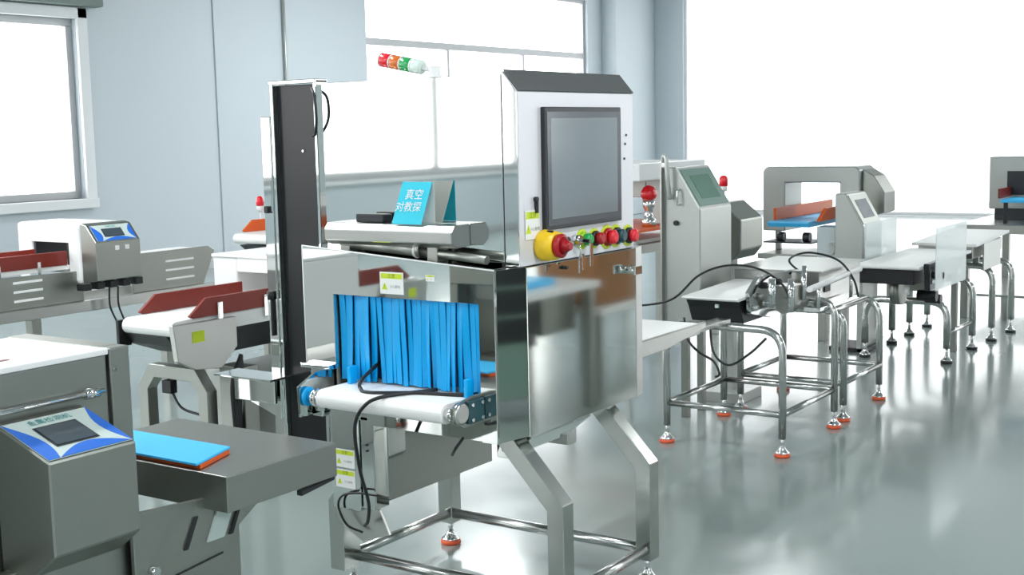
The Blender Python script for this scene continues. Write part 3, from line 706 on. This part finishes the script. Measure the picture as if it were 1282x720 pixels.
# foreground detector (bottom left)
G = thing('metal_detector', 'brushed steel metal detector with white top and blue-edged operator panel, bottom-left corner', 'metal detector', (1.85, 2.85, 0))
part('detector_head', B().box(1.45, 2.07, 2.66, 2.72, .5, 1.06, .004).box(1.45, 2.07, 3.0, 3.06, .5, 1.06).box(1.45, 2.07, 2.72, 3.0, .93, 1.06).box(1.45, 2.07, 2.72, 3.0, .5, .7), dull, G)
part('head_lid', B().box(1.44, 2.075, 2.655, 3.065, 1.06, 1.075, .004), white_paint, G, 'white head lid')
part('head_flange', B().box(2.078, 2.14, 2.655, 2.70, .4, 1.075, .004).box(2.078, 2.14, 2.70, 3.08, 1.0, 1.075).box(2.078, 2.14, 3.04, 3.08, .4, 1.0), dull, G)
part('bolt', B().cyl((2.09, 2.655, 1.02), (2.09, 2.65, 1.02), .005, n=8), chrome, G)
part('hinge_rail', B().cyl((1.5, 2.648, .972), (2.05, 2.648, .972), .007, n=10).lathe((1.99, 2.648, .972), [(.014, 0), (.014, .04)], 12, (1, 0, 0)), chrome, G)
part('lid_mark', B().box(1.75, 1.85, 2.74, 2.755, 1.0752, 1.0762, 0), redguide, G)
cb = part('control_box', B().prism([(2.45, .66), (2.45, .88), (2.64, .945), (2.655, .95), (2.655, .58), (2.53, .60)], 'x', 1.735, 1.98, .004), dull, G)
uy = Vector((0, .19, .065)).normalized()
faceplate(Vector((1.8575, 2.545, .9135)), X_, uy, .235, .185, cb)
part('lower_frame', B().box(1.5, 2.44, 2.6, 2.64, .36, .60).box(1.5, 2.3, 3.0, 3.04, .36, .6), dull, G)
part('side_plate', B().prism([(2.05, .66), (2.56, .62), (2.42, .54), (2.345, .475), (2.345, .3), (2.05, .3)], 'y', 2.57, 2.585, .002), dull, G)
part('plate_seam', B().prism([(2.12, .458), (2.345, .478), (2.345, .474), (2.12, .454)], 'y', 2.566, 2.571, 0), black, G)
for k, xx in enumerate((2.25, 2.33, 2.41)):
    part('slot', B().prism([(xx, .60), (xx+(.06 if k == 1 else .012), .60), (xx-.04+(.06 if k == 1 else .012), .52), (xx-.04, .52)], 'y', 2.564, 2.571, 0), pale if k == 1 else bezel, G)
part('catch', B().cyl((2.10, 2.57, .5), (2.10, 2.545, .5), .011).box(2.09, 2.11, 2.55, 2.57, .45, .48), chrome, G)
for (x, y) in ((1.52, 2.62), (2.29, 2.62), (1.52, 3.02), (2.29, 3.02)):
    part('leg', B().box(x-.025, x+.025, y-.025, y+.025, .08, .36), dull, G); foot(x, y, G, .08)
bb = B().prism([(2.297, 2.60), (2.48, 2.665), (2.48, 3.13), (2.297, 3.13)], 'z', .724, .731, .001)
part('blue_belt', bb, blue_belt, G, 'bright blue belt')
part('orange_guide', B().prism([(2.31, 2.60), (2.47, 2.657), (2.47, 3.1), (2.31, 3.1)], 'z', .7125, .7235, .001), orange, G, 'orange urethane strip under the belt')
part('discharge_tray', B().box(2.29, 2.72, 2.48, 3.15, .612, .712, .003), dull, G, 'shallow steel discharge tray')
part('tray_handle', B().prism([(2.58, .60), (2.72, .61), (2.72, .60), (2.58, .585)], 'y', 2.49, 2.51, .001), bezel, G)

def detector_line(name, label, ox_, oy_, z, hx0, hx1, panel=True, guide=redguide, x0=3.7, x1=5.6, white_head=True, boxy=True):
    """red-guided belt conveyor running along x through a detector head"""
    r = thing(name, label, 'metal detector', (hx0, oy_, 0))
    yc = oy_
    pr = [(x1, z)] + [(x0+.035-.035*math.sin(PI*k/8), z-.035+.035*math.cos(PI*k/8)) for k in range(9)] + [(x1, z-.07)]
    part('conveyor_belt', B().prism(pr, 'y', yc-.16, yc+.16, 0), white_belt, r, 'white belt loop')
    for s in (-1, 1):
        y = yc+s*.165
        ln = [(x0+.1, z+.012), (x0+.2, z+.085), (hx0-.01, z+.085), (hx0-.01, z+.002), (x0+.12, z+.002)]
        part('red_guide', B().prism(ln, 'y', y-.008, y+.008, .001), guide, r)
    for x in (x0+.26, x0+.55):
        part('guide_clip', B().box(x, x+.03, yc-.182, yc-.174, z-.04, z+.06), chrome, r)
    hd = part('detector_head', B().box(hx0, hx1, yc-.37, yc-.2, z-.22, z+.2, .01).box(hx0, hx1, yc+.2, yc+.37, z-.22, z+.2, .01)
         .box(hx0, hx1, yc-.2, yc+.2, z+.13, z+.2, .004).box(hx0, hx1, yc-.2, yc+.2, z-.22, z-.08, .004), white_paint if white_head else grey_paint, r)
    part('head_lid', B().box(hx0-.005, hx1+.005, yc-.375, yc+.375, z+.2, z+.215, .005), white_paint, r)
    return r
# third row detector seen behind the foreground one
H = detector_line('metal_detector', 'pale detector with dark red guides and white belt nose on square-tube stand', 0, 4.47, .81, 4.45, 4.95)
part('belt_underside', B().prism([(3.72, .74), (3.76, .69), (3.95, .62), (4.4, .62), (4.4, .74)], 'y', 4.36, 4.68, .003), black, H)
part('end_bracket', B().box(3.69, 3.76, 4.64, 4.66, .68, .8), black, H)
part('side_box', B().prism([(3.68, .80), (3.7, .64), (3.8, .59), (3.95, .575), (4.05, .66), (4.05, .795)], 'y', 4.27, 4.30, .002), steel, H)
plate('sticker', (3.82, 4.2695, .735), X_, Z_, rect(.07, .05), .001, yel, H)
part('stand_frame', B().prism([(4.3, .09), (4.3, .47), (4.38, .57), (4.68, .57), (4.76, .47), (4.76, .09), (4.70, .09), (4.70, .45), (4.65, .51), (4.41, .51), (4.36, .45), (4.36, .09)], 'x', 3.88, 3.94, .002), dull, H)
part('stand_frame', B().prism([(4.3, .09), (4.3, .47), (4.38, .57), (4.68, .57), (4.76, .47), (4.76, .09), (4.70, .09), (4.70, .45), (4.65, .51), (4.41, .51), (4.36, .45), (4.36, .09)], 'x', 4.9, 4.96, .002), dull, H)
for x in (3.91, 4.93):
    for y in (4.33, 4.73): foot(x, y, H, .09)
part('base_cabinet', B().box(4.05, 4.14, 4.24, 4.4, .02, .56, .004), dull, H)
part('base_cabinet', B().box(4.2, 4.88, 4.2, 4.65, .0, .5, .004), grey_paint, H)
for k in range(5):
    part('cable', B().tube(smooth_path([(4.05, 4.25, .62-.01*k), (3.98+.012*k, 4.24, .5), (3.975+.016*k, 4.23+.008*k, .3), (3.98+.014*k, 4.23, .12), (4.02, 4.22, .02)]), .011, 6), black, H)
part('cable', B().tube(smooth_path([(3.92, 4.6, .52), (3.9, 4.56, .46), (3.9, 4.5, .38), (3.9, 4.4, .36), (3.9, 4.34, .36)]), .006, 6).box(3.88, 3.92, 4.54, 4.6, .44, .5), black, H)

# second row detector with control box (upper left)
K = thing('metal_detector', 'white-topped detector with blue-edged slanted panel and slotted side frame below the left window', 'metal detector', (4.8, 6.25, 0))
part('detector_head', B().box(4.56, 4.86, 6.03, 6.14, .80, 1.14, .02).box(4.56, 4.86, 6.46, 6.60, .80, 1.14, .02).box(4.56, 4.86, 6.12, 6.48, 1.03, 1.14, .004), white_paint, K)
for y in (6.141, 6.44): part('aperture_lining', B().box(4.57, 4.85, y, y+.019, .9, 1.03), bezel, K)
kb = part('control_box', B().prism([(5.9, .82), (5.9, 1.035), (5.98, 1.13), (6.03, 1.14), (6.03, .80)], 'x', 4.57, 4.88, .004), dull, K)
uy2 = Vector((0, .08, .095)).normalized()
faceplate(Vector((4.725, 5.94, 1.0825)), X_, uy2, .27, .11, kb)
for x in (4.70, 4.77): part('indicator', B().box(x, x+.025, 5.893, 5.9, .985, 1.01), white_paint, kb)
part('conveyor_belt', B().prism([(3.2, .90), (3.2, .88), (5.65, .88), (5.68, .89), (5.65, .905)], 'y', 6.14, 6.45, .001), white_belt, K)
for y in (6.145, 6.435): part('red_guide', B().box(3.2, 4.555, y-.008, y+.008, .905, .985), redguide, K)
for x in (4.1, 4.35): part('guide_clip', B().box(x, x+.02, 6.125, 6.135, .86, .94), chrome, K)
part('side_frame', B().prism([(3.2, .90), (4.6, .87), (4.6, .70), (3.2, .70)], 'y', 6.07, 6.085, .002), dull, K)
fr2 = part('side_frame', B().prism([(4.95, .93), (5.55, .93), (5.6, .9), (5.5, .70), (4.95, .70)], 'y', 6.07, 6.085, .002), dull, K)
for k in range(3):
    part('slot', B().box(5.2, 5.42, 6.064, 6.07, .75+.055*k, .762+.055*k, 0), paper, fr2)
    part('slot', B().box(4.15, 4.33, 6.064, 6.07, .74+.05*k, .752+.05*k, 0), paper, fr2)
part('cross_beam', B().box(3.2, 5.6, 6.03, 6.08, .64, .70).box(3.2, 5.6, 6.42, 6.47, .64, .70), steel, K)
part('chute', B().prism([(6.1, .87), (6.45, .87), (6.4, .72), (6.15, .72)], 'x', 4.52, 4.6, .004), chrome, K)
for k in range(5): part('terminal_block', B().box(4.50+.09*k, 4.55+.09*k, 5.93, 6.0, .77, .81, .004), black, K)
for x in (4.25, 5.5):
    for y in (6.055, 6.445): part('leg', B().box(x-.03, x+.03, y-.03, y+.03, .02, .64), dull, K)
for k in range(2):
    part('cable', B().tube(smooth_path([(4.7+.06*k, 5.97, .77), (4.69+.06*k, 5.96, .66), (4.74+.05*k, 5.96, .55), (4.78+.02*k, 5.97, .47)]), .006, 6), bezel, K)

# fourth: far belt nose with red lamp beside the column
N = detector_line('metal_detector', 'far detector conveyor with orange guides and red and white lamp on a stem', 0, 6.5, .93, 7.35, 7.85, guide=orange, x0=6.32, x1=8.5)
part('belt_underside', B().prism([(6.36, .85), (6.45, .78), (7.3, .78), (7.3, .86)], 'y', 6.36, 6.64, .003), bezel, N)
part('side_frame', B().box(6.4, 7.3, 6.31, 6.33, .83, .9).box(6.45, 7.3, 6.31, 6.33, .76, .81), steel, N)
for x in (6.6, 8.3):
    for y in (6.36, 6.64): part('leg', B().box(x-.025, x+.025, y-.025, y+.025, 0, .82), dull, N)
part('lamp_stem', B().cyl((6.62, 6.68, .94), (6.62, 6.68, 1.08), .006, n=8).lathe((6.62, 6.68, 1.07), [(.018, 0), (.028, .02), (.026, .04)], 14), white_paint, N)
part('lamp_dome', B().lathe((6.62, 6.68, 1.11), [(.028, 0), (.03, .03), (.022, .06), (.008, .07)], 16), red, N, 'red lamp dome')

# detector between the big machine and the tall cabinet
Q = thing('metal_detector', 'white-lidded detector with round red lamp and orange shelf, between big machine and tall cabinet', 'metal detector', (8.1, 4.4, 0))
part('detector_head', B().box(8.0, 8.5, 4.12, 4.28, .93, 1.25, .01).box(8.0, 8.5, 4.7, 4.86, .93, 1.25, .01).box(8.0, 8.5, 4.28, 4.7, 1.12, 1.25, .004), grey_paint, Q)
part('head_lid', B().box(7.55, 8.55, 4.08, 4.9, 1.25, 1.37, .01), white_paint, Q, 'white head lid')
part('orange_shelf', B().box(7.5, 8.5, 4.1, 4.86, .905, .928, .004), orange, Q)
part('conveyor_frame', B().box(7.55, 9.2, 4.2, 4.8, .74, .80, .004), steel, Q)
part('conveyor_belt', B().box(7.5, 9.2, 4.25, 4.75, .802, .83, .008), white_belt, Q)
for x in (7.65, 9.05):
    for y in (4.24, 4.72): part('leg', B().box(x-.025, x+.025, y-.025, y+.025, 0, .74), dull, Q)
for x in (7.56, 8.44):
    part('shelf_post', B().box(x, x+.03, 4.12, 4.15, .80, .905), dull, Q)
part('lamp_stem', B().lathe((7.82, 4.16, .928), [(.05, 0), (.05, .05), (.03, .07), (.03, .12), (.042, .14), (.042, .19)], 18), chrome, Q)
part('lamp_dome', B().lathe((7.82, 4.16, 1.118), [(.042, 0), (.055, .02), (.055, .05), (.035, .085), (.01, .095)], 20), red, Q, 'round red lamp dome')

# unseen things added out of frame for the polished steel to mirror
H2 = copy_tree(H); H2.location = H.location+Vector((-3.05, .1, 0))
H2['label'] = 'pale detector with dark red guides outside the frame, mirrored in the machine side panel'
H2['group'] = 'detectors mirrored in the polished panels'
K2 = copy_tree(K); K2.location = (10.6, -1.1, 0)  # unseen copy, added to break up the bright reflection in the door
K2['label'] = 'white-topped detector outside the frame to the right, mirrored in the front door'
V = thing('workbench', 'added unseen steel workbench to the right of the big machine, mirrored in its door', 'table', (6.0, .35, 0))  # bench, stool, tray and motor added as reflections for the front door
part('table_top', B().box(5.2, 6.2, .0, .72, .70, .74, .004), white_paint, V)
for x in (5.25, 6.15):
    for y in (.05, .67): part('leg', B().box(x-.03, x+.03, y-.03, y+.03, 0, .70), dull, V)
for x, m_ in ((5.35, bezel), (5.76, dull)): part('drawer_unit', B().box(x, x+.36, .02, .6, .42+.04*(x > 5.7), .699, .006), m_, V)
U = thing('stool', 'added unseen white-topped stool carrying the carton beside the workbench', 'stool', (6.6, .4, 0))
part('stool_top', B().box(6.25, 7.0, .1, .7, .52, .56, .004), white_paint, U)
for x in (6.3, 6.95):
    for y in (.15, .65): part('leg', B().box(x-.02, x+.02, y-.02, y+.02, 0, .52), dull, U)
single('carton', B().box(6.33, 6.85, .2, .62, .561, 1.0, .004), carton, (6.6, .41, .561), 'brown cardboard carton on the stool outside the frame, mirrored in the front door', 'carton')
single('blue_tray', B().box(5.5, 5.9, .2, .6, .741, .78, .004), blue_belt, (5.7, .4, .741), 'added unseen shallow blue tray on the workbench', 'tray')
W = thing('drive_motor', 'added unseen black drive motor standing at the workbench end', 'motor', (5.3, .45, .741))
part('motor_body', B().cyl((5.22, .5, .84), (5.42, .5, .84), .085).box(5.22, 5.42, .42, .58, .741, .78), black, W)
part('gearbox', B().box(5.425, 5.49, .42, .58, .75, .93, .006), dull, W)
part('motor_cable', B().tube(smooth_path([(5.3, .45, .92), (5.28, .35, .98), (5.35, .2, .9), (5.45, .15, .76)]), .012, 8), black, W)
Z = thing('added_trolley', 'added unseen green tool trolley, mirrored in the narrow corner panel', 'trolley', (4.5, -.3, 0))  # unseen, added so the corner panel reflects something dark
part('trolley_body', B().box(4.1, 4.95, -.7, -.1, .12, .95, .01), mat('dark_green_enamel', (128, 156, 146), .4), Z)
part('trolley_top', B().box(4.08, 4.97, -.72, -.08, .95, .98, .006), black, Z)
for x in (4.2, 4.85):
    for y in (-.6, -.2): part('caster', B().cyl((x-.015, y, .055), (x+.015, y, .055), .055).box(x-.02, x+.02, y-.02, y+.02, .1, .12), black, Z)
for k in range(3): part('drawer', B().box(4.13, 4.92, -.1, -.085, .44+.16*k, .58+.16*k, .004), bezel, Z)
for o in (U, V, W, bpy.data.objects['carton'], bpy.data.objects['blue_tray']):
    o.location.x += .15; o.location.y -= .12
Z.location.x += .35; Z.location.y -= .45
